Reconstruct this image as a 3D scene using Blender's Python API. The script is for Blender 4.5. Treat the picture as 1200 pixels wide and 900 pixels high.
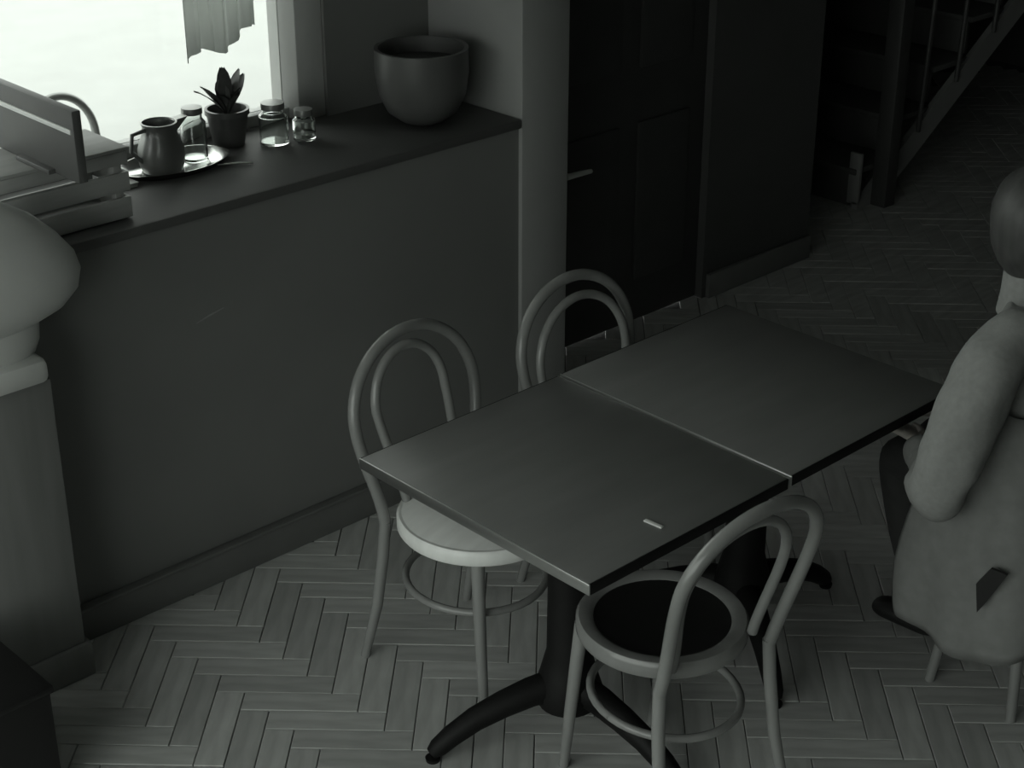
import bpy, bmesh, math, random
from mathutils import Vector, Matrix, noise
random.seed(7)
for o in list(bpy.data.objects):
    bpy.data.objects.remove(o)
SC = bpy.context.scene
COL = SC.collection
R = math.radians

# ------------------------------------------------------------------ camera
# world: X runs along the back wall (to the right and away), Y towards the back wall, Z up
cam_d = bpy.data.cameras.new('camera')
cam = bpy.data.objects.new('camera', cam_d)
COL.objects.link(cam)
SC.camera = cam
cam_d.sensor_fit = 'HORIZONTAL'
cam_d.sensor_width = 36.0
cam_d.lens = 36.0 * 1968.0 / 1200.0
cam_d.clip_start = 0.05
CAM = Vector((0, 0, 2.6))
cam.location = CAM
cam.rotation_euler = (R(90 - 25.7677), 0, R(46.681 - 90))

# ------------------------------------------------------------------ world, daylight, exposure
W = bpy.data.worlds.new('overcast_sky')
SC.world = W
W.use_nodes = True
bg = W.node_tree.nodes['Background']
bg.inputs['Color'].default_value = (0.97, 1.0, 0.975, 1)
bg.inputs['Strength'].default_value = 1.0

def area(name, loc, rot, sx, sy, power=0.0, portal=False):
    d = bpy.data.lights.new(name, 'AREA')
    d.shape = 'RECTANGLE'
    d.size, d.size_y = sx, sy
    d.energy = power
    d.color = (0.97, 1.0, 0.975)
    o = bpy.data.objects.new(name, d)
    o.location = loc
    o.rotation_euler = rot
    COL.objects.link(o)
    if portal:
        d.cycles.is_portal = True
    return o
# the openings of the room, as portals for the sky light
area('back_window_portal', (1.2, 4.14, 1.98), (R(-90), 0, 0), 3.4, 1.74, 1, True)
area('left_window_portal', (-0.68, 1.5, 1.3), (0, R(-90), 0), 2.35, 3.5, 1, True)

SC.view_settings.view_transform = 'Standard'
SC.view_settings.look = 'None'
SC.view_settings.gamma = 1.0
SC.view_settings.use_curve_mapping = False
SC.view_settings.exposure = 1.5
SC.cycles.max_bounces = 10
SC.cycles.diffuse_bounces = 6
SC.cycles.use_denoising = True
SC.cycles.caustics_reflective = False
SC.cycles.caustics_refractive = False

# ------------------------------------------------------------------ materials
def mat(name, v, rough=0.5, var=0.0, scale=8.0, stretch=(1, 1, 1), bump=0.0, metal=0.0,
        per_object=0.0, spec=0.5, coords='Object', tint=(0.985, 1.0, 0.975)):
    m = bpy.data.materials.new(name)
    m.use_nodes = True
    nt = m.node_tree
    b = nt.nodes['Principled BSDF']
    b.inputs['Roughness'].default_value = rough
    b.inputs['Metallic'].default_value = metal
    b.inputs['Specular IOR Level'].default_value = spec
    tc = nt.nodes.new('ShaderNodeTexCoord')
    mp = nt.nodes.new('ShaderNodeMapping')
    mp.inputs['Scale'].default_value = stretch
    nt.links.new(tc.outputs[coords], mp.inputs['Vector'])
    n = nt.nodes.new('ShaderNodeTexNoise')
    n.inputs['Scale'].default_value = scale
    n.inputs['Detail'].default_value = 5
    nt.links.new(mp.outputs[0], n.inputs['Vector'])
    r = nt.nodes.new('ShaderNodeMapRange')
    r.inputs['From Min'].default_value = 0.25
    r.inputs['From Max'].default_value = 0.75
    r.inputs['To Min'].default_value = v * (1 - var)
    r.inputs['To Max'].default_value = v * (1 + var)
    nt.links.new(n.outputs['Fac'], r.inputs['Value'])
    val = r.outputs[0]
    if per_object:
        oi = nt.nodes.new('ShaderNodeObjectInfo')
        r2 = nt.nodes.new('ShaderNodeMapRange')
        r2.inputs['To Min'].default_value = 1 - per_object
        r2.inputs['To Max'].default_value = 1 + per_object
        nt.links.new(oi.outputs['Random'], r2.inputs['Value'])
        mu = nt.nodes.new('ShaderNodeMath')
        mu.operation = 'MULTIPLY'
        nt.links.new(val, mu.inputs[0])
        nt.links.new(r2.outputs[0], mu.inputs[1])
        val = mu.outputs[0]
    vm = nt.nodes.new('ShaderNodeVectorMath')
    vm.operation = 'SCALE'
    vm.inputs[0].default_value = tint
    nt.links.new(val, vm.inputs['Scale'])
    nt.links.new(vm.outputs[0], b.inputs['Base Color'])
    if bump:
        bp = nt.nodes.new('ShaderNodeBump')
        bp.inputs['Strength'].default_value = bump
        bp.inputs['Distance'].default_value = 0.004
        nt.links.new(n.outputs['Fac'], bp.inputs['Height'])
        nt.links.new(bp.outputs[0], b.inputs['Normal'])
    return m

M = {
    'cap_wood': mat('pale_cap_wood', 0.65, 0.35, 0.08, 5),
    'parquet': mat('parquet_wood', 0.48, 0.42, 0.22, 5, (1, 6, 1), 0.15, per_object=0.12),
    'screed': mat('floor_joint', 0.10, 0.8, 0.1),
    'plaster': mat('painted_plaster', 0.30, 0.75, 0.06, 4, bump=0.1),
    'ledge': mat('ledge_paint', 0.10, 0.6, 0.06, 3),
    'dado': mat('dado_paint', 0.19, 0.55, 0.06, 3, bump=0.05),
    'ceiling': mat('ceiling_paint', 0.7, 0.8, 0.04),
    'dark_wall': mat('dark_paint', 0.08, 0.7, 0.1, 3),
    'skirting': mat('skirting_paint', 0.17, 0.4, 0.1),
    'door': mat('dark_door_paint', 0.06, 0.45, 0.1),
    'window_paint': mat('window_paint', 0.55, 0.4, 0.05),
    'tabletop': mat('table_laminate', 0.17, 0.32, 0.10, 3, (1, 5, 1)),
    'table_edge': mat('table_edge_trim', 0.5, 0.3, 0.05, metal=0.9),
    'leatherette': mat('black_leatherette', 0.015, 0.32, 0.1, 20),
    'brushed': mat('brushed_metal', 0.75, 0.35, 0.05),
    'iron': mat('black_iron', 0.008, 0.6, 0.2, 20, spec=0.2),
    'bentwood': mat('bentwood', 0.24, 0.22, 0.15, 12, (1, 1, 0.3)),
    'seatwood': mat('seat_plywood', 0.85, 0.35, 0.08, 6, (1, 5, 1)),
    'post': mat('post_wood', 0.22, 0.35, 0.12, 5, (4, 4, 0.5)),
    'bin': mat('black_plastic', 0.012, 0.5, 0.1),
    'crate': mat('crate_wood', 0.40, 0.6, 0.15, 6, (0.5, 5, 5)),
    'board': mat('dark_board', 0.09, 0.5, 0.1),
    'pale': mat('pale_strip', 0.75, 0.3, 0.03),
    'ceramic': mat('grey_ceramic', 0.10, 0.35, 0.08, 4),
    'soil': mat('dark_soil', 0.03, 0.9, 0.5, 40),
    'steel': mat('steel', 0.65, 0.18, 0.05, metal=1.0),
    'tinware': mat('dull_tin', 0.30, 0.35, 0.1, metal=0.6),
    'leaf': mat('leaf', 0.10, 0.45, 0.3, 30),
    'curtain': mat('curtain_cloth', 0.45, 0.9, 0.06, 30),
    'paving': mat('pale_paving', 0.40, 0.8, 0.05, 3),
    'jumper': mat('grey_knit', 0.27, 0.9, 0.10, 60, bump=0.3, spec=0.2),
    'coat': mat('grey_wool', 0.22, 0.95, 0.10, 30, spec=0.2),
    'trousers': mat('dark_cloth', 0.04, 0.9, 0.1, 40, spec=0.2),
    'skin': mat('skin', 0.42, 0.5, 0.04, 30, tint=(1.0, 0.93, 0.86)),
    'hair': mat('dark_hair', 0.06, 0.5, 0.3, 60, (1, 1, 0.2)),
    'eye': mat('eye_dark', 0.03, 0.2),
    'stair': mat('stair_wood', 0.10, 0.5, 0.1, 5, (1, 5, 1)),
    'string': mat('stair_string_paint', 0.30, 0.45, 0.05),
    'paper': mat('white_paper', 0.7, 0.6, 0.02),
}
def glass_mat():
    m = bpy.data.materials.new('clear_glass')
    m.use_nodes = True
    nt = m.node_tree
    b = nt.nodes['Principled BSDF']
    b.inputs['Base Color'].default_value = (0.97, 1, 0.98, 1)
    b.inputs['Roughness'].default_value = 0.02
    b.inputs['Transmission Weight'].default_value = 1.0
    b.inputs['IOR'].default_value = 1.45
    return m
def pane_mat():
    m = bpy.data.materials.new('window_glass')
    m.use_nodes = True
    nt = m.node_tree
    out = nt.nodes['Material Output']
    nt.nodes.remove(nt.nodes['Principled BSDF'])
    t = nt.nodes.new('ShaderNodeBsdfTransparent')
    t.inputs[0].default_value = (0.93, 0.95, 0.93, 1)
    g = nt.nodes.new('ShaderNodeBsdfGlossy')
    g.inputs['Roughness'].default_value = 0.02
    f = nt.nodes.new('ShaderNodeFresnel')
    f.inputs[0].default_value = 1.3
    mx = nt.nodes.new('ShaderNodeMixShader')
    nt.links.new(f.outputs[0], mx.inputs[0])
    nt.links.new(t.outputs[0], mx.inputs[1])
    nt.links.new(g.outputs[0], mx.inputs[2])
    nt.links.new(mx.outputs[0], out.inputs['Surface'])
    return m
def cloth_mat():
    m = mat('thin_curtain', 0.6, 0.9, 0.06, 30)
    nt = m.node_tree
    b = nt.nodes['Principled BSDF']
    t = nt.nodes.new('ShaderNodeBsdfTranslucent')
    t.inputs[0].default_value = (0.86, 0.88, 0.86, 1)
    mx = nt.nodes.new('ShaderNodeMixShader')
    mx.inputs[0].default_value = 0.6
    nt.links.new(b.outputs[0], mx.inputs[1])
    nt.links.new(t.outputs[0], mx.inputs[2])
    nt.links.new(mx.outputs[0], nt.nodes['Material Output'].inputs['Surface'])
    return m
M['curtain'] = cloth_mat()
M['glass'] = glass_mat()
M['pane'] = pane_mat()

# ------------------------------------------------------------------ mesh helpers
class MB:
    def __init__(s):
        s.bm = bmesh.new()
    def box(s, x0, x1, y0, y1, z0, z1, bev=0.0, mtx=None):
        t = bmesh.new()
        bmesh.ops.create_cube(t, size=1)
        for v in t.verts:
            v.co = Vector(((x0 + x1) / 2 + v.co.x * (x1 - x0), (y0 + y1) / 2 + v.co.y * (y1 - y0), (z0 + z1) / 2 + v.co.z * (z1 - z0)))
        if bev:
            bmesh.ops.bevel(t, geom=t.edges[:], offset=bev, segments=2, affect='EDGES', profile=0.5)
        s._add(t, mtx)
        return s
    def _add(s, t, mtx=None):
        if mtx:
            bmesh.ops.transform(t, matrix=mtx, verts=t.verts)
        me = bpy.data.meshes.new('tmp')
        t.to_mesh(me)
        t.free()
        s.bm.from_mesh(me)
        bpy.data.meshes.remove(me)
    def tube(s, pts, rad, seg=12, cap=True, flat=1.0):
        """sweep a round section along pts; rad a number or one per point"""
        pts = [Vector(p) for p in pts]
        n = len(pts)
        rs = rad if isinstance(rad, (list, tuple)) else [rad] * n
        rings = []
        ref = None
        for i, p in enumerate(pts):
            d = (pts[min(i + 1, n - 1)] - pts[max(i - 1, 0)]).normalized()
            if ref is None:
                a = Vector((0, 0, 1)) if abs(d.z) < 0.9 else Vector((0, 1, 0))
                ref = (a - d * a.dot(d)).normalized()
            else:
                ref = (ref - d * ref.dot(d)).normalized()
            bt = d.cross(ref)
            rings.append([s.bm.verts.new(p + ref * (rs[i] * math.cos(2 * math.pi * k / seg)) + bt * (flat * rs[i] * math.sin(2 * math.pi * k / seg))) for k in range(seg)])
        for i in range(n - 1):
            for k in range(seg):
                s.bm.faces.new((rings[i][k], rings[i][(k + 1) % seg], rings[i + 1][(k + 1) % seg], rings[i + 1][k]))
        if cap:
            s.bm.faces.new(rings[0][::-1])
            s.bm.faces.new(rings[-1])
        return s
    def lathe(s, prof, c=(0, 0, 0), seg=40, closed=False):
        """revolve (radius, z) pairs around the vertical through c"""
        c = Vector(c)
        rings = []
        for r, z in prof:
            if r < 1e-5:
                rings.append([s.bm.verts.new(c + Vector((0, 0, z)))])
            else:
                rings.append([s.bm.verts.new(c + Vector((r * math.cos(2 * math.pi * k / seg), r * math.sin(2 * math.pi * k / seg), z))) for k in range(seg)])
        pairs = [(i, i + 1) for i in range(len(rings) - 1)] + ([(len(rings) - 1, 0)] if closed else [])
        for i, j in pairs:
            a, b = rings[i], rings[j]
            for k in range(seg):
                l = (k + 1) % seg
                if len(a) == 1 and len(b) > 1:
                    s.bm.faces.new((a[0], b[l], b[k]))
                elif len(b) == 1 and len(a) > 1:
                    s.bm.faces.new((a[k], a[l], b[0]))
                elif len(a) > 1:
                    s.bm.faces.new((a[k], a[l], b[l], b[k]))
        return s
    def prism(s, poly, axis, lo, hi):
        """extrude a polygon given in the two other axes along axis ('x','y','z')"""
        def P(u, v, w):
            return {'x': (w, u, v), 'y': (u, w, v), 'z': (u, v, w)}[axis]
        a = [s.bm.verts.new(P(u, v, lo)) for u, v in poly]
        b = [s.bm.verts.new(P(u, v, hi)) for u, v in poly]
        n = len(poly)
        for i in range(n):
            s.bm.faces.new((a[i], a[(i + 1) % n], b[(i + 1) % n], b[i]))
        s.bm.faces.new(a[::-1])
        s.bm.faces.new(b)
        return s
    def build(s, name, m, parent=None, smooth=True, loc=None):
        bmesh.ops.recalc_face_normals(s.bm, faces=s.bm.faces[:])
        me = bpy.data.meshes.new(name)
        s.bm.to_mesh(me)
        s.bm.free()
        if smooth:
            for p in me.polygons:
                p.use_smooth = True
            me.set_sharp_from_angle(angle=R(38))
        me.materials.append(M[m])
        o = bpy.data.objects.new(name, me)
        COL.objects.link(o)
        if parent:
            o.parent = parent
        if loc is not None:
            o.location = loc
        return o

def tag(o, label, cat, group=None):
    o['label'] = label
    o['category'] = cat
    if group:
        o['group'] = group
    return o
def thing(name, label, cat, loc=(0, 0, 0), rz=0.0, group=None):
    o = bpy.data.objects.new(name, None)
    o.empty_display_size = 0.1
    COL.objects.link(o)
    o.location = loc
    o.rotation_euler = (0, 0, rz)
    return tag(o, label, cat, group)
def struct(o):
    o['kind'] = 'structure'
    return o

def project(p):
    """pixel (1200 x 900) of a point, for choosing the parquet blocks that show largest"""
    mw = cam.rotation_euler.to_matrix()
    q = mw.transposed() @ (Vector(p) - CAM)
    if q.z > -0.05:
        return None
    return 600 + 1968 * q.x / -q.z, 450 - 1968 * q.y / -q.z

# ------------------------------------------------------------------ the setting
YW, YU = 3.56, 3.97          # front of the dado, face of the upper wall
DADO_Z = 1.12
floor = struct(MB().box(-0.8, 9, -1.6, 5.6, -0.12, -0.006).build('floor', 'screed', smooth=False))
struct(MB().box(-0.8, 9, -1.6, 5.6, 3.0, 3.1).build('ceiling', 'ceiling', smooth=False))
wb = MB()
wb.box(-0.8, 3.52, YW, 4.16, 0, DADO_Z - 0.03)                    # deep dado under the ledge
wb.box(2.98, 3.75, YU, 4.16, DADO_Z - 0.03, 3.0)                   # right of the window
wb.box(-0.8, -0.5, YU, 4.16, DADO_Z - 0.03, 3.0)                    # left of the window
wb.box(-0.5, 2.98, YU, 4.16, 2.85, 3.0)                             # above the window
wall_back = struct(wb.build('wall_back', 'dado', smooth=False))
struct(MB().box(3.75, 3.92, YU, 4.16, 0, 3.0).box(3.92, 4.78, YU, 4.16, 2.06, 3.0).box(4.78, 5.45, YU, 4.16, 0, 3.0)
       .build('wall_back', 'dark_wall', smooth=False))
struct(MB().box(5.3, 9, 5.3, 5.6, 0, 3.0).build('wall_recess', 'dark_wall', smooth=False))
struct(MB().box(5.3, 5.45, 4.16, 5.3, 0, 3.0).build('wall_recess', 'dark_wall', smooth=False))
struct(MB().box(8.8, 9, -1.6, 5.3, 0, 3.0).build('wall_right', 'dark_wall', smooth=False))
struct(MB().box(-0.8, 9, -1.6, -1.4, 0, 3.0).build('wall_front', 'dark_wall', smooth=False))
struct(MB().box(-0.8, -0.6, -1.4, -0.3, 0, 3.0).box(-0.8, -0.6, 3.3, YW, 0, 3.0).box(-0.8, -0.6, -0.3, 3.3, 0, 0.1)
       .box(-0.8, -0.6, -0.3, 3.3, 2.5, 3.0).build('wall_left', 'plaster', smooth=False))
# ledge on top of the dado, running into the window as its sill
struct(MB().box(-0.6, 3.385, YW - 0.018, 4.16, DADO_Z - 0.03, DADO_Z, 0.008).build('trim_1', 'ledge'))
# pilaster that ends the wall
struct(MB().box(3.385, 3.585, 3.545, 4.0, 0, 3.0, 0.006).build('trim_2', 'plaster'))
MB().tube([(2.20, YW - 0.001, 0.80), (2.245, YW - 0.0015, 0.812), (2.29, YW - 0.001, 0.82)], [0.001, 0.003, 0.001], 6).build('pale_streak', 'string', wall_back)  # short pale streak on the front of the dado
# skirting
struct(MB().box(-0.6, 3.385, YW - 0.022, YW, 0, 0.098, 0.004).box(-0.6, 3.385, YW - 0.03, YW, 0.098, 0.108, 0.003).build('baseboard_back', 'skirting'))
struct(MB().box(4.8, 5.45, YU - 0.02, YU, 0, 0.1, 0.004).build('baseboard_back', 'skirting'))
# floor blocks: herringbone laid at 45 degrees to the walls
BL, BW, N = 0.30, 0.075, 4
def block_mesh():
    b = MB()
    g = 0.0012
    l, w, h = BL / 2 - g, BW / 2 - g, 0.0
    t = 0.0015
    top = [b.bm.verts.new(c) for c in ((-l + t, -w + t, h), (l - t, -w + t, h), (l - t, w - t, h), (-l + t, w - t, h))]
    rim = [b.bm.verts.new(c) for c in ((-l, -w, h - t), (l, -w, h - t), (l, w, h - t), (-l, w, h - t))]
    low = [b.bm.verts.new(c) for c in ((-l, -w, -0.009), (l, -w, -0.009), (l, w, -0.009), (-l, w, -0.009))]
    b.bm.faces.new(top)
    for A, Bq in ((top, rim), (rim, low)):
        for i in range(4):
            b.bm.faces.new((A[i], Bq[i], Bq[(i + 1) % 4], A[(i + 1) % 4]))
    return b
cand = []
c45 = math.cos(R(45))
for m in range(-14, 15):
    for k in range(-110, 111):
        for hv in (0, 1):
            if hv == 0:
                u, v = (k + 2 * N * m + N / 2) * BW, (k + 0.5) * BW
            else:
                u, v = (k + N + 2 * N * m + 0.5) * BW, (k - N / 2 + 1) * BW
            x, y = 3.0 + (u - v) * c45, 2.0 + (u + v) * c45
            ok = (0.9 < x < 3.5 and 0.2 < y < YW + 0.1) or (3.5 <= x < 5.4 and 0.2 < y < YU + 0.1) or (5.4 <= x < 8.7 and 0.6 < y < 5.2)
            if not ok:
                continue
            p = project((x, y, 0))
            inside = p is not None and -40 < p[0] < 1240 and 0 < p[1] < 950
            d = (Vector((x, y, 0)) - CAM).length
            cand.append((0 if inside else 1, d, x, y, R(45) + (R(90) if hv else 0)))
cand.sort()
bme = None
rest = MB()
for i, (_, d, x, y, a) in enumerate(cand):
    a += random.uniform(-0.002, 0.002)
    z = random.uniform(-0.0006, 0.0006)
    if i < 300:
        if bme is None:
            bo = block_mesh().build('parquet_block', 'parquet', floor, smooth=False)
            bme = bo.data
        else:
            bo = bpy.data.objects.new('parquet_block', bme)
            COL.objects.link(bo)
            bo.parent = floor
        bo.location = (x, y, z)
        bo.rotation_euler = (0, 0, a)
    else:
        t = block_mesh().bm
        rest._add(t, Matrix.Translation((x, y, z)) @ Matrix.Rotation(a, 4, 'Z'))
ro = rest.build('parquet_blocks', 'parquet', floor, smooth=False)
ro['kind'] = 'stuff'

# window in the back wall
wf = MB()
YG = 4.03
wf.box(-0.5, 2.98, YG, YG + 0.07, DADO_Z, DADO_Z + 0.035, 0.004)
wf.box(-0.5, 2.98, YG, YG + 0.07, 2.78, 2.85, 0.004)
wf.box(2.88, 2.98, YG - 0.05, YG + 0.09, DADO_Z, 2.85, 0.006)
wf.box(-0.5, -0.42, YG, YG + 0.07, DADO_Z, 2.85, 0.006)
window = struct(wf.build('window_1', 'window_paint'))
for xm in (0.3, 1.2):
    MB().box(xm, xm + 0.05, YG + 0.005, YG + 0.065, DADO_Z + 0.035, 2.78, 0.004).build('mullion', 'window_paint', window)
for x0, x1 in ((-0.42, 0.3), (0.35, 1.2), (1.25, 2.88)):
    MB().box(x0, x1, YG + 0.03, YG + 0.036, DADO_Z + 0.035, 2.78).build('pane', 'pane', window, smooth=False)
# window in the left wall, out of the picture
wl = MB()
wl.box(-0.74, -0.67, -0.3, 3.3, 0.1, 0.16, 0.004).box(-0.74, -0.67, -0.3, 3.3, 2.44, 2.5, 0.004)
for yy in (-0.3, 0.88, 2.06, 3.24):
    wl.box(-0.74, -0.67, yy, yy + 0.06, 0.16, 2.44, 0.004)
win2 = struct(wl.build('window_2', 'window_paint'))
for yy in (-0.24, 0.94, 2.12):
    MB().box(-0.71, -0.704, yy, yy + 1.12, 0.16, 2.44).build('pane', 'pane', win2, smooth=False)
# door beyond the pilaster
dm = MB()
dm.box(3.925, 4.775, YU + 0.03, YU + 0.07, 0.006, 2.055, 0.004)
door = struct(dm.build('door_1', 'door'))
for (x0, x1, z0, z1) in ((4.02, 4.3, 0.18, 0.8), (4.4, 4.68, 0.18, 0.8), (4.02, 4.3, 1.0, 1.92), (4.4, 4.68, 1.0, 1.92)):
    MB().box(x0, x1, YU + 0.018, YU + 0.035, z0, z1, 0.008).build('panel', 'door', door)
hb = MB()
hb.tube([(3.985, YU + 0.03, 0.70), (3.985, YU - 0.03, 0.70)], 0.011)
hb.tube([(3.975, YU - 0.03, 0.70), (4.04, YU - 0.034, 0.70), (4.10, YU - 0.03, 0.695)], [0.011, 0.010, 0.008])
hb.box(3.965, 4.005, YU + 0.024, YU + 0.034, 0.63, 0.77, 0.003)
hb.build('door_handle', 'brushed', door)
# outdoors
struct(MB().box(-14, 40, 4.3, 60, -0.2, -0.1).box(-40, -0.9, -30, 4.3, -0.2, -0.1).build('ground', 'paving', smooth=False))

# ------------------------------------------------------------------ tables
def cafe_table(x0, x1, y0, y1, zt, label, turn=0):
    cx, cy = (x0 + x1) / 2, (y0 + y1) / 2
    t = thing('cafe_table', label, 'table', (cx, cy, 0), 0, 'square pedestal tables pushed together')
    hx, hy = (x1 - x0) / 2, (y1 - y0) / 2
    MB().box(-hx + 0.003, hx - 0.003, -hy + 0.003, hy - 0.003, zt - 0.026, zt, 0.003).build('tabletop', 'tabletop', t)
    a, b = hx, hy
    MB().box(-a, -a + 0.004, -b, b, zt - 0.028, zt - 0.001, 0.0015).build('edge_trim', 'table_edge', t)
    MB().box(a - 0.004, a, -b, b, zt - 0.028, zt - 0.001, 0.0015).build('edge_trim', 'table_edge', t)
    MB().box(-a + 0.004, a - 0.004, -b, -b + 0.004, zt - 0.028, zt - 0.001, 0.0015).build('edge_shade', 'iron', t)  # front and back edges coloured black to imitate the shade on them
    MB().box(-a + 0.004, a - 0.004, b - 0.004, b, zt - 0.028, zt - 0.001, 0.0015).build('edge_shade', 'iron', t)
    p = MB()
    p.lathe([(0, 0.10), (0.075, 0.10), (0.085, 0.14), (0.07, 0.19), (0.055, 0.25), (0.052, 0.66), (0.06, 0.69), (0.06, 0.70), (0, 0.70)], seg=28)
    p.build('column', 'iron', t)
    q = MB()
    q.box(-0.2, 0.2, -0.025, 0.025, zt - 0.05, zt - 0.027, 0.003).box(-0.025, 0.025, -0.2, 0.2, zt - 0.05, zt - 0.027, 0.003)
    q.build('bracket', 'iron', t)
    for deg in (155 + turn, 275 + turn, 35 + turn):
        c, s = math.cos(R(deg)), math.sin(R(deg))
        prof = [(0.03, 0.155, .05), (0.10, 0.145, .046), (0.17, 0.125, .042), (0.24, 0.098, .038), (0.30, 0.062, .034), (0.335, 0.035, .03), (0.35, 0.022, .021)]
        lg = MB()
        lg.tube([(d * c, d * s, z) for d, z, _ in prof], [r * 0.8 for _, _, r in prof], 12)
        lo = lg.build('foot', 'iron', t)
        lo2 = MB().lathe([(0, 0), (0.017, 0), (0.019, 0.01), (0, 0.012)], (0.348 * c, 0.348 * s, 0.0), 16)
        lo2.build('glide', 'iron', lo)
    return t
T1 = cafe_table(2.10, 2.752, 1.998, 2.745, 0.75, 'nearer square grey table on a black iron pedestal, between two bentwood chairs')
T2 = cafe_table(2.757, 3.42, 1.998, 2.745, 0.753, 'farther square grey table pushed up against the nearer one, seated person at its end', -40)
ps = MB()
ps.box(-0.024, 0.024, -0.005, 0.005, 0, 0.004, 0.001)
tag(ps.build('sugar_packet', 'paper', loc=(2.372, 2.07, 0.7505)), 'tiny pale sugar packet lying near the front edge of the nearer table', 'sugar')
bpy.data.objects['sugar_packet'].rotation_euler = (0, 0, R(95))

# ------------------------------------------------------------------ bentwood chairs
def arc_hoop(w_low, w, z_seat, z_c, h, y0, lean, shift=0.0, n=26):
    """points of a bent hoop from one seat joint over the top to the other"""
    pts = []
    def yy(z):
        return y0 + lean * max(0, (z - z_seat)) / 0.45
    for i in range(8):
        f = i / 8
        e = f * f * (3 - 2 * f)
        z = z_seat + (z_c - z_seat) * f
        pts.append(Vector((-(w_low + (w - w_low) * e) + shift * f, yy(z), z)))
    for i in range(n + 1):
        a = math.pi - math.pi * i / n
        z = z_c + h * math.sin(a)
        pts.append(Vector((w * math.cos(a) + shift, yy(z), z)))
    for i in range(7, -1, -1):
        f = i / 8
        e = f * f * (3 - 2 * f)
        z = z_seat + (z_c - z_seat) * f
        pts.append(Vector((w_low + (w - w_low) * e + shift * f, yy(z), z)))
    return pts
def bentwood_chair(label, loc, deg, shape=(0.165, 0.695, 0.178, 0.085), inner=(0.165, 0.67, 0.165, 0.0), hw=0.208, hh0=0.195, seat='seatwood', rim='seatwood', dome=True, rr=0.213):
    t = thing('bentwood_chair', label, 'chair', (loc[0], loc[1], 0), R(deg), 'hoop-backed bentwood chairs')
    k = rr / 0.213
    MB().lathe([(rr - 0.04, 0.430), (rr - 0.004, 0.430), (rr, 0.436), (rr, 0.462), (rr - 0.006, 0.470), (rr - 0.028, 0.471), (rr - 0.04, 0.464)], seg=56, closed=True).build('seat_rim', rim, t)
    MB().lathe([(0, 0.452), (0.08, 0.453), (0.14, 0.457), (rr - 0.036, 0.464), (rr - 0.036, 0.448), (0, 0.440)], seg=48).build('seat', seat, t)
    if dome:
        bpy.data.objects.remove([c for c in t.children if c.name.split('.')[0] == 'seat'][0])
        MB().lathe([(0, 0.494), (0.06, 0.493), (0.12, 0.488), (0.17, 0.479), (rr - 0.012, 0.470), (rr - 0.03, 0.462), (rr - 0.03, 0.448), (0, 0.440)], seg=48).build('seat', seat, t)
    h = arc_hoop(shape[0], hw, 0.43, shape[1], hh0, shape[2], shape[3])
    MB().tube(h, 0.0155, 12).build('back_hoop', 'bentwood', t)
    w, zc, hh, sh = inner
    h2 = arc_hoop(w * 0.82, w, 0.462, zc, hh, 0.165, shape[3] - 0.01, sh)
    MB().tube(h2, 0.0125, 12).build('inner_hoop', 'bentwood', t)
    for s in (-1, 1):
        MB().tube([(s * 0.165, 0.178, 0.432), (s * 0.170, 0.185, 0.33), (s * 0.178, 0.205, 0.18), (s * 0.19, 0.25, 0.0)], [0.0155, 0.0155, 0.0145, 0.012], 12).build('leg', 'bentwood', t)
        MB().tube([(s * 0.140 * k, -0.128, 0.432), (s * 0.146 * k, -0.137, 0.33), (s * 0.153 * k, -0.150, 0.18), (s * 0.165 * k * k, -0.172, 0.0)], [0.018, 0.0165, 0.015, 0.012], 12).build('leg', 'bentwood', t)
    ring = [(0.178 * k * math.cos(2 * math.pi * i / 40), 0.02 + 0.185 * math.sin(2 * math.pi * i / 40), 0.27) for i in range(41)]
    MB().tube(ring, 0.010, 10, cap=False).build('ring_stretcher', 'bentwood', t)
    return t
bentwood_chair('bentwood chair on the wall side of the nearer table, its pale seat showing', (2.47, 2.735), 3, inner=(0.118, 0.73, 0.135, -0.035))
bentwood_chair('bentwood chair on the wall side of the farther table, only its double hoop showing', (3.015, 2.71), 0, hh0=0.185)
bentwood_chair('black-seated bentwood chair in front of the nearer table, its back towards the viewer', (2.45, 2.10), 173.8, (0.167, 0.72, 0.180, 0.118), (0.148, 0.68, 0.145, 0.0), 0.195, 0.165, 'leatherette', 'bentwood', False, 0.197)

# ------------------------------------------------------------------ big post at the left with a bun cap
pt = thing('newel_post', 'stout pale wooden post with a bulging rounded cap at the left edge', 'post', (1.56, 3.47, 0))
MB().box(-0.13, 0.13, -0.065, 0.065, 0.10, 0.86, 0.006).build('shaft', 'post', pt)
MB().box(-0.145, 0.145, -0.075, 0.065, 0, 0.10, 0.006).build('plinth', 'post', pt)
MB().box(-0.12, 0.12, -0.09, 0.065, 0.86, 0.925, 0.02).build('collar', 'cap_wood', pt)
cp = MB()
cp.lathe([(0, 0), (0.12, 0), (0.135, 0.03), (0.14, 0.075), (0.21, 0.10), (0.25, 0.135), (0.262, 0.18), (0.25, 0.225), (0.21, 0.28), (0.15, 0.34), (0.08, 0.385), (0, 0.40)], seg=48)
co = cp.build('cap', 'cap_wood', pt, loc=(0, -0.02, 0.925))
co.scale = (1, 0.36, 1)

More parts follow.
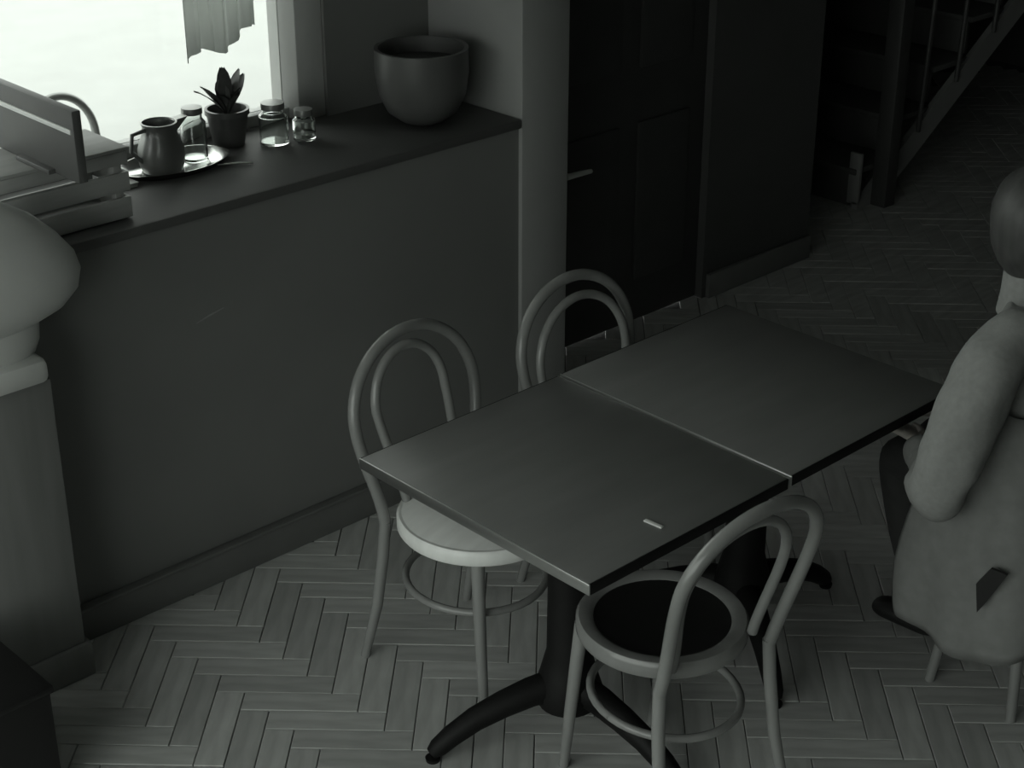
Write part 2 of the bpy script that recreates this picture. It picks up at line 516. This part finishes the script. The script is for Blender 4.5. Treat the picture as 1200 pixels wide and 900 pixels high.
# black bin in the corner of the frame
bn = thing('storage_bin', 'low black lidded box on the floor at the bottom left corner', 'box', (1.29, 3.18, 0))
bb = MB()
bb.box(-0.11, 0.11, -0.15, -0.135, 0, 0.3, 0.003).box(-0.11, 0.11, 0.135, 0.15, 0, 0.3, 0.003)
bb.box(-0.11, -0.095, -0.135, 0.135, 0, 0.3, 0.003).box(0.095, 0.11, -0.135, 0.135, 0, 0.3, 0.003).box(-0.1, 0.1, -0.14, 0.14, 0, 0.012)
bb.build('body', 'bin', bn)
MB().box(-0.118, 0.118, -0.158, 0.158, 0.285, 0.305, 0.006).build('lid', 'bin', bn)

# ------------------------------------------------------------------ things on the ledge
cr = thing('slatted_crate', 'slatted wooden crate standing on the ledge beside the post', 'crate', (1.86, 3.70, DADO_Z))
for z0, z1 in ((0.005, 0.06), (0.075, 0.125), (0.145, 0.18)):
    MB().box(-0.21, 0.21, -0.10, -0.088, z0, z1, 0.003).build('slat', 'crate', cr)
    MB().box(-0.21, 0.21, 0.088, 0.10, z0, z1, 0.003).build('slat', 'crate', cr)
    MB().box(0.20, 0.21, -0.088, 0.088, z0, z1, 0.003).build('slat', 'crate', cr)
    MB().box(-0.21, -0.20, -0.088, 0.088, z0, z1, 0.003).build('slat', 'crate', cr)
for sx in (-1, 1):
    for sy in (-1, 1):
        MB().box(sx * 0.185 - 0.012, sx * 0.185 + 0.012, sy * 0.075 - 0.012, sy * 0.075 + 0.012, 0, 0.18, 0.002).build('corner_post', 'crate', cr)
MB().box(-0.2, 0.2, -0.088, 0.088, 0.004, 0.014).build('base_board', 'crate', cr)
MB().box(-0.212, 0.212, -0.102, 0.102, 0.1805, 0.19, 0.002).build('lid', 'crate', cr)
bd = thing('display_board', 'dark upright board with a pale line, standing on the slatted crate', 'board', (1.845, 3.62, DADO_Z + 0.1905))
MB().box(-0.012, 0.012, -0.20, 0.34, 0.0, 0.175, 0.003).build('panel', 'board', bd)
MB().box(-0.016, -0.010, -0.19, 0.33, 0.118, 0.130, 0.001).build('pale_line', 'pale', bd)
MB().box(-0.03, 0.03, -0.09, 0.07, 0.0, 0.012, 0.002).build('stand', 'board', bd)

bw = thing('planter_bowl', 'round grey bowl on the ledge between the window and the pilaster', 'bowl', (3.155, 3.735, DADO_Z))
MB().lathe([(0, 0.0), (0.05, 0.0), (0.065, 0.006), (0.105, 0.035), (0.13, 0.085), (0.14, 0.15), (0.14, 0.225), (0.128, 0.225), (0.127, 0.15), (0.115, 0.09), (0.08, 0.05), (0, 0.035)], seg=48).build('bowl', 'ceramic', bw)
MB().lathe([(0, 0.185), (0.07, 0.188), (0.127, 0.178), (0.126, 0.16), (0, 0.16)], seg=36).build('soil', 'soil', bw)

# tray with tin and glass ware in the window
tr = MB()
tr.lathe([(0, 0.0), (0.14, 0.0), (0.165, 0.016), (0.17, 0.016), (0.145, -0.004 + 0.001), (0, -0.002)], seg=48)
to = tr.build('round_tray', 'steel', loc=(2.37, 3.875, DADO_Z + 0.003))
to.scale = (1.0, 0.62, 1)
tag(to, 'shiny oval tray in front of the window holding jars and a jug', 'tray')
def jar(x, y, r, h, label):
    j = thing('glass_jar', label, 'jar', (x, y, DADO_Z + 0.004), 0, 'glass jars in the window')
    MB().lathe([(0, 0), (r, 0), (r, h * 0.8), (r * 0.75, h * 0.9), (r * 0.75, h), (r * 0.68, h), (r * 0.68, h * 0.9), (r - 0.004, h * 0.78), (r - 0.004, 0.006), (0, 0.006)], seg=28).build('jar_body', 'glass', j)
    MB().lathe([(0, h), (r * 0.8, h), (r * 0.82, h + 0.006), (r * 0.8, h + 0.018), (0, h + 0.02)], seg=28).build('lid', 'tinware', j)
    return j
jar(2.70, 3.86, 0.042, 0.10, 'squat glass jar with a metal lid right of the oval tray')
jar(2.45, 3.89, 0.036, 0.13, 'tall glass jar on the oval tray, right of the metal jug')
jar(2.785, 3.83, 0.033, 0.07, 'smallest glass jar, nearest the right window frame on the ledge')
jg = thing('tin_jug', 'dull metal jug with a handle on the oval tray', 'jug', (2.33, 3.87, DADO_Z + 0.004))
MB().lathe([(0, 0), (0.055, 0), (0.062, 0.02), (0.064, 0.06), (0.05, 0.10), (0.045, 0.125), (0.05, 0.135), (0.045, 0.136), (0.04, 0.12), (0.05, 0.08), (0.056, 0.02), (0, 0.01)], seg=32).build('jug_body', 'tinware', jg)
MB().tube([(-0.046, 0, 0.12), (-0.085, 0, 0.115), (-0.092, 0, 0.07), (-0.06, 0, 0.035)], 0.006, 8).build('handle', 'tinware', jg)
MB().prism([(0.042, 0.10), (0.085, 0.138), (0.04, 0.134)], 'y', -0.014, 0.014).build('spout', 'tinware', jg)
sp = MB()
sp.tube([(0, 0, 0.004), (0.06, 0.004, 0.006), (0.1, 0.006, 0.004)], 0.003, 8)
sp.lathe([(0, 0.001), (0.013, 0.003), (0.016, 0.006), (0.012, 0.005), (0, 0.003)], (-0.012, 0, 0), 20)
so = sp.build('spoon', 'steel', loc=(2.46, 3.80, DADO_Z))
so.rotation_euler = (0, 0, R(-35))
tag(so, 'small bright spoon lying on the ledge in front of the tray', 'spoon')

nk = thing('light_patch_stack', 'patch of light imitated by a small stack of added white napkins on the ledge behind the crate end', 'slips', (2.17, 3.84, DADO_Z))  # white sheets added to imitate light falling on the crate's right end
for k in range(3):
    MB().box(-0.04 + 0.002 * k, 0.04 + 0.002 * k, -0.035, 0.035, 0.004 * k, 0.004 * k + 0.0035, 0.001).build('light_patch_slip', 'paper', nk)
# potted plant in the window corner
pp = thing('potted_plant', 'leafy plant in a small pot in front of the window, behind the glass jars', 'plant', (2.605, 3.95, DADO_Z))
MB().lathe([(0, 0), (0.045, 0), (0.06, 0.09), (0.064, 0.09), (0.064, 0.105), (0.056, 0.105), (0.05, 0.08), (0, 0.08)], seg=28).build('pot', 'ceramic', pp)
rnd = random.Random(3)
for k in range(16):
    a = rnd.uniform(0, 6.283)
    L = rnd.uniform(0.10, 0.2)
    tilt = rnd.uniform(0.15, 0.7)
    d = Vector((math.cos(a) * math.sin(tilt), math.sin(a) * math.sin(tilt) * 0.35, math.cos(tilt)))
    s = Vector((-math.sin(a), math.cos(a), 0))
    lf = MB()
    pts = []
    for q in range(6):
        f = q / 5
        c = Vector((0, 0, 0.085)) + d * (L * f) + Vector((0, 0, -0.05 * f * f))
        w = 0.022 * math.sin(math.pi * min(1, f * 0.92 + 0.04))
        pts.append((lf.bm.verts.new(c + s * w), lf.bm.verts.new(c - Vector((0, 0, 0.004))), lf.bm.verts.new(c - s * w)))
    for q in range(5):
        lf.bm.faces.new((pts[q][0], pts[q][1], pts[q + 1][1], pts[q + 1][0]))
        lf.bm.faces.new((pts[q][1], pts[q][2], pts[q + 1][2], pts[q + 1][1]))
    lf.build('leaf', 'leaf', pp)

# short curtain gathered at the right of the window
cu = MB()
nx, nz = 26, 8
vs = []
for j in range(nz + 1):
    row = []
    for i in range(nx + 1):
        f = i / nx
        zb = 1.36 + 0.06 * f + 0.02 * math.sin(f * 9)
        z = 2.44 + (zb - 2.44) * j / nz
        x = 2.52 + 0.24 * f
        row.append(cu.bm.verts.new((x, 4.0 + 0.014 * math.sin(f * 34), z)))
    vs.append(row)
for j in range(nz):
    for i in range(nx):
        cu.bm.faces.new((vs[j][i], vs[j][i + 1], vs[j + 1][i + 1], vs[j + 1][i]))
cuo = cu.build('curtain', 'curtain')
sm = cuo.modifiers.new('cloth_thickness', 'SOLIDIFY')
sm.thickness = 0.003
tag(cuo, 'pale short curtain hanging at the right side of the window', 'curtain')

# chair standing outdoors beyond the window
oc = thing('garden_chair', 'curved backed chair standing outdoors beyond the bright window', 'chair', (3.0, 5.35, -0.1), R(20))
MB().tube(arc_hoop(0.18, 0.2, 0.43, 0.78, 0.17, 0.18, 0.06), 0.016, 10).build('back_hoop', 'tinware', oc)
MB().lathe([(0, 0.44), (0.2, 0.44), (0.205, 0.455), (0.2, 0.465), (0, 0.46)], seg=32).build('seat', 'tinware', oc)
for s in (-1, 1):
    MB().tube([(s * 0.17, 0.18, 0.44), (s * 0.2, 0.24, 0)], 0.012, 8).build('leg', 'tinware', oc)
    MB().tube([(s * 0.15, -0.13, 0.44), (s * 0.18, -0.18, 0)], 0.012, 8).build('leg', 'tinware', oc)

# ------------------------------------------------------------------ staircase in the dark recess
st = thing('staircase', 'wooden staircase rising to the right with a pale sloping string', 'stairs', (6.1, 4.2, 0))
GO, RI = 0.275, 0.185
for k in range(8):
    MB().box(k * GO, k * GO + 0.022, 0.03, 1.0, k * RI, (k + 1) * RI - 0.025, 0.002).build('riser', 'stair', st)
    MB().box(k * GO - 0.03, (k + 1) * GO + 0.02, -0.012, 1.0, (k + 1) * RI - 0.028, (k + 1) * RI, 0.006).build('tread', 'stair', st)
n = 8
poly = [(-0.02, 0.0), (0.16, 0.0), (n * GO, n * RI - 0.14), (n * GO, n * RI - 0.03)]
for k in range(n - 1, 0, -1):
    poly.append((k * GO + 0.0, (k + 1) * RI - 0.03))
    poly.append((k * GO + 0.0, k * RI - 0.03))
poly = [(-0.02, 0.0), (0.16, 0.0), (n * GO, n * RI - 0.13), (n * GO, n * RI + 0.01), (0.0, 0.03), (-0.02, 0.03)]
MB().prism(poly, 'y', -0.03, 0.0).build('string_board', 'string', st)
MB().prism([(x, z) for x, z in poly], 'y', 1.0, 1.03).build('string_board', 'string', st)
MB().box(-0.02, 0.0, -0.03, 0.03, 0.02, 0.26, 0.003).build('end_strip', 'string', st)
MB().box(0.08, 0.16, -0.11, -0.03, 0.0, 1.05, 0.006).box(0.07, 0.17, -0.12, -0.02, 1.05, 1.09, 0.01).build('newel', 'door', st)
MB().tube([(0.12, -0.07, 1.0), (n * GO, -0.07, 1.0 + (n * GO - 0.12) * RI / GO)], 0.028, 12).build('handrail', 'door', st)
for k in range(1, 8):
    MB().tube([(k * GO + 0.13, -0.035, (k + 0.5) * RI), (k * GO + 0.13, -0.06, 1.0 + (k * GO + 0.01) * RI / GO)], 0.012, 8).build('baluster', 'door', st)

# ------------------------------------------------------------------ seated person and stool
so = thing('round_stool', 'round wooden stool under the seated person', 'stool', (3.39, 1.76, 0))
MB().lathe([(0, 0.43), (0.165, 0.43), (0.175, 0.438), (0.175, 0.455), (0.165, 0.462), (0, 0.458)], seg=40).build('seat', 'bentwood', so)
for q in range(4):
    a = R(45 + 90 * q)
    MB().tube([(0.11 * math.cos(a), 0.11 * math.sin(a), 0.432), (0.17 * math.cos(a), 0.17 * math.sin(a), 0)], [0.018, 0.013], 12).build('leg', 'bentwood', so)
MB().tube([(0.145 * math.cos(2 * math.pi * i / 32), 0.145 * math.sin(2 * math.pi * i / 32), 0.2) for i in range(33)], 0.009, 8, cap=False).build('ring_stretcher', 'bentwood', so)

def skinned(name, m, parent, verts, edges, root=0, sub=2):
    """one continuous surface grown over a skeleton: verts (x,y,z,rx,ry)"""
    me = bpy.data.meshes.new(name)
    me.from_pydata([v[:3] for v in verts], edges, [])
    me.materials.append(M[m])
    o = bpy.data.objects.new(name, me)
    COL.objects.link(o)
    o.parent = parent
    sk = o.modifiers.new('skin', 'SKIN')
    sk.use_smooth_shade = True
    sk.branch_smoothing = 0.4
    ss = o.modifiers.new('smooth', 'SUBSURF')
    ss.levels = ss.render_levels = sub
    L = me.skin_vertices[0].data
    for i, v in enumerate(verts):
        L[i].radius = (v[3], v[4] if len(v) > 4 else v[3])
        L[i].use_root = (i == root)
    return o
pe = thing('person', 'person in a grey jumper sitting at the farther table, back to the viewer', 'person', (3.39, 1.76, 0))
def chain(V, E, start, pts):
    last = start
    for p in pts:
        V.append(p)
        if last is not None:
            E.append((last, len(V) - 1))
        last = len(V) - 1
    return last
# body: pelvis is the root (local: +Y faces the table, seat top at z 0.46)
V, E = [(0, 0, 0.575, .12, .10)], []
chest = chain(V, E, 0, [(0, -.01, 0.70, .13, .10), (0, -.01, 0.85, .14, .105), (0, 0.01, 0.98, .13, .10)])
neck = chain(V, E, chest, [(0, 0.03, 1.07, .055, .05), (0, 0.05, 1.13, .05, .05)])
head = chain(V, E, neck, [(0, 0.075, 1.20, .072, .085), (0, 0.075, 1.27, .08, .098), (0, 0.06, 1.335, .06, .07)])
for s in (-1, 1):
    # arm to the wrist, palm, four fingers and a thumb
    w = chain(V, E, chest, [(s * .16, 0.0, 1.00, .062, .062), (s * .215, 0.02, 0.94, .052, .052), (s * .29, 0.0, 0.72, .04, .04), (s * .2, 0.15, 0.67, .033, .033), (s * .12, 0.24, 0.655, .024, .018)])
    pm = chain(V, E, w, [(s * .085, 0.275, 0.65, .030, .013)])
    for q, (dx, L) in enumerate(((.024, .070), (.008, .078), (-.008, .072), (-.022, .058))):
        bx = s * (.075 + dx * 0.9)
        chain(V, E, pm, [(bx, 0.31, 0.648, .0085), (bx - s * .012, 0.31 + L * .5, 0.642, .008), (bx - s * .022, 0.31 + L * .85, 0.63, .007)])
    chain(V, E, w, [(s * .08, 0.25, 0.66, .011), (s * .055, 0.28, 0.658, .0085), (s * .042, 0.305, 0.652, .0075)])
    # leg
    chain(V, E, 0, [(s * .095, 0.06, 0.545, .085, .08), (s * .08 + .12, 0.38, 0.53, .062, .062), (s * .08 + .12, 0.31, 0.28, .05, .05), (s * .08 + .12, 0.22, 0.09, .034, .036), (s * .08 + .12, 0.28, 0.045, .034, .026), (s * .08 + .12, 0.36, 0.032, .032, .02)])
body = skinned('body', 'skin', pe, V, E)
# jumper over trunk and arms
V, E = [(0, -.02, 0.60, .17, .13)], []
c2 = chain(V, E, 0, [(0, -.035, 0.64, .215, .165), (0, -.035, 0.80, .215, .165), (0, -.015, 0.95, .195, .15)])
chain(V, E, c2, [(0, 0.02, 1.055, .085, .075), (0, 0.04, 1.12, .072, .070), (0, 0.06, 1.175, .074, .074)])
for s in (-1, 1):
    chain(V, E, c2, [(s * .16, 0.0, 1.05, .085, .085), (s * .27, 0.0, 0.96, .088, .085), (s * .345, 0.0, 0.83, .083, .08), (s * .375, 0.02, 0.68, .075, .07), (s * .23, 0.12, 0.67, .07, .065), (s * .14, 0.215, 0.657, .042, .04)])
jo = skinned('jumper', 'jumper', pe, V, E, sub=3)
folds = bpy.data.textures.new('cloth_folds', 'CLOUDS')
folds.noise_scale = 0.11
folds.noise_depth = 1
dm_ = jo.modifiers.new('folds', 'DISPLACE')
dm_.texture = folds
dm_.strength = 0.03
dm_.mid_level = 0.5
MB().lathe([(0.085, 1.03), (0.08, 1.08), (0.079, 1.14), (0.081, 1.185), (0.076, 1.19), (0.07, 1.185), (0.07, 1.05)], (0, 0.045, 0), 28).build('collar', 'jumper', pe)
pk = MB()
for poly, off in (([(-.300, -.093, .416), (-.303, -.084, .491), (-.293, -.107, .539), (-.278, -.137, .53), (-.29, -.107, .45)], 1.10), ):
    A = [pk.bm.verts.new((x * off, y * off, z)) for x, y, z in poly]
    B = [pk.bm.verts.new((x * (off + .03), y * (off + .03), z)) for x, y, z in poly]
    pk.bm.faces.new(A[::-1])
    pk.bm.faces.new(B)
    for i in range(5):
        pk.bm.faces.new((A[i], A[(i + 1) % 5], B[(i + 1) % 5], B[i]))
pk.build('pocket', 'bin', pe, smooth=False)
# trousers
V, E = [(0, 0.0, 0.58, .13, .11)], []
for s in (-1, 1):
    chain(V, E, 0, [(s * .1, 0.10, 0.55, .10, .09), (s * .08 + .12, 0.38, 0.535, .08, .075), (s * .08 + .12, 0.32, 0.30, .068, .068), (s * .08 + .12, 0.225, 0.07, .062, .064)])
skinned('trousers', 'trousers', pe, V, E)
# coat skirt hanging round the stool
ck = MB()
prof = [(0.20, 0.86), (0.235, 0.76), (0.275, 0.66), (0.31, 0.55), (0.325, 0.42), (0.322, 0.33), (0.315, 0.27)]
rings = []
segs = 48
for r, z in prof:
    row = []
    for k in range(segs + 1):
        a = R(150) + R(240) * k / segs          # open at the front, towards the table
        rr = r * (1 + 0.035 * math.sin(k * 1.1) * (0.6 - z) * 3)
        row.append(ck.bm.verts.new((rr * math.cos(a) * 1.05, rr * math.sin(a) * 0.95, z + (0.015 * math.sin(k * 0.5) if z < 0.3 else 0))))
    rings.append(row)
for j in range(len(rings) - 1):
    for k in range(segs):
        ck.bm.faces.new((rings[j][k], rings[j][k + 1], rings[j + 1][k + 1], rings[j + 1][k]))
cko = ck.build('jumper_skirt', 'coat', pe)
cko.name = 'coat_skirt'
sb_ = cko.modifiers.new('smooth', 'SUBSURF')
sb_.levels = sb_.render_levels = 1
dm_ = cko.modifiers.new('folds', 'DISPLACE')
dm_.texture = folds
dm_.strength = 0.022
md = cko.modifiers.new('cloth_thickness', 'SOLIDIFY')
md.thickness = 0.012
# shoes
for s in (-1, 1):
    skinned('shoe', 'bin', pe, [(s * .08 + .12, 0.19, 0.05, .045, .04), (s * .08 + .12, 0.27, 0.045, .046, .036), (s * .08 + .12, 0.36, 0.036, .046, .03), (s * .08 + .12, 0.415, 0.03, .036, .024)], [(0, 1), (1, 2), (2, 3)])
# face and hair; the head is turned to the right, away from the viewer
fc = bpy.data.objects
face = []
for s in (-1, 1):
    face.append(MB().lathe([(0, -0.011), (0.008, -0.008), (0.011, 0), (0.008, 0.008), (0, 0.011)], (s * .032, 0.085, 0.005), 14).build('eye', 'eye', pe))
    face.append(skinned('ear', 'skin', pe, [(s * .084, 0.0, 0.02, .012, .016), (s * .088, -0.005, -0.005, .011, .018), (s * .084, 0.0, -0.03, .008, .012)], [(0, 1), (1, 2)]))
face.append(skinned('nose', 'skin', pe, [(0, 0.087, 0.015, .010), (0, 0.103, -0.008, .012), (0, 0.109, -0.025, .015)], [(0, 1), (1, 2)]))
face.append(skinned('mouth', 'trousers', pe, [(-.024, 0.078, -0.065, .004), (0, 0.087, -0.066, .006), (.024, 0.078, -0.065, .004)], [(0, 1), (1, 2)]))
hr = bmesh.new()
bmesh.ops.create_uvsphere(hr, u_segments=32, v_segments=20, radius=1)
for v in list(hr.verts):
    if v.co.y > 0.35 and v.co.z < 0.45:
        hr.verts.remove(v)
for v in hr.verts:
    nn = noise.noise(v.co * 6) * 0.04
    v.co = Vector((v.co.x * (0.102 + nn * .1), -0.02 + v.co.y * 0.118, 0.005 + v.co.z * (0.118 if v.co.z > 0 else 0.165)))
hb = MB()
hb.bm.free()
hb.bm = hr
ho = hb.build('hair', 'hair', pe)
md = ho.modifiers.new('hair_thickness', 'SOLIDIFY')
md.thickness = 0.012
for o in face + [ho]:
    o.location = (0, 0.075, 1.27)
    o.rotation_euler = (0, 0, R(-55))
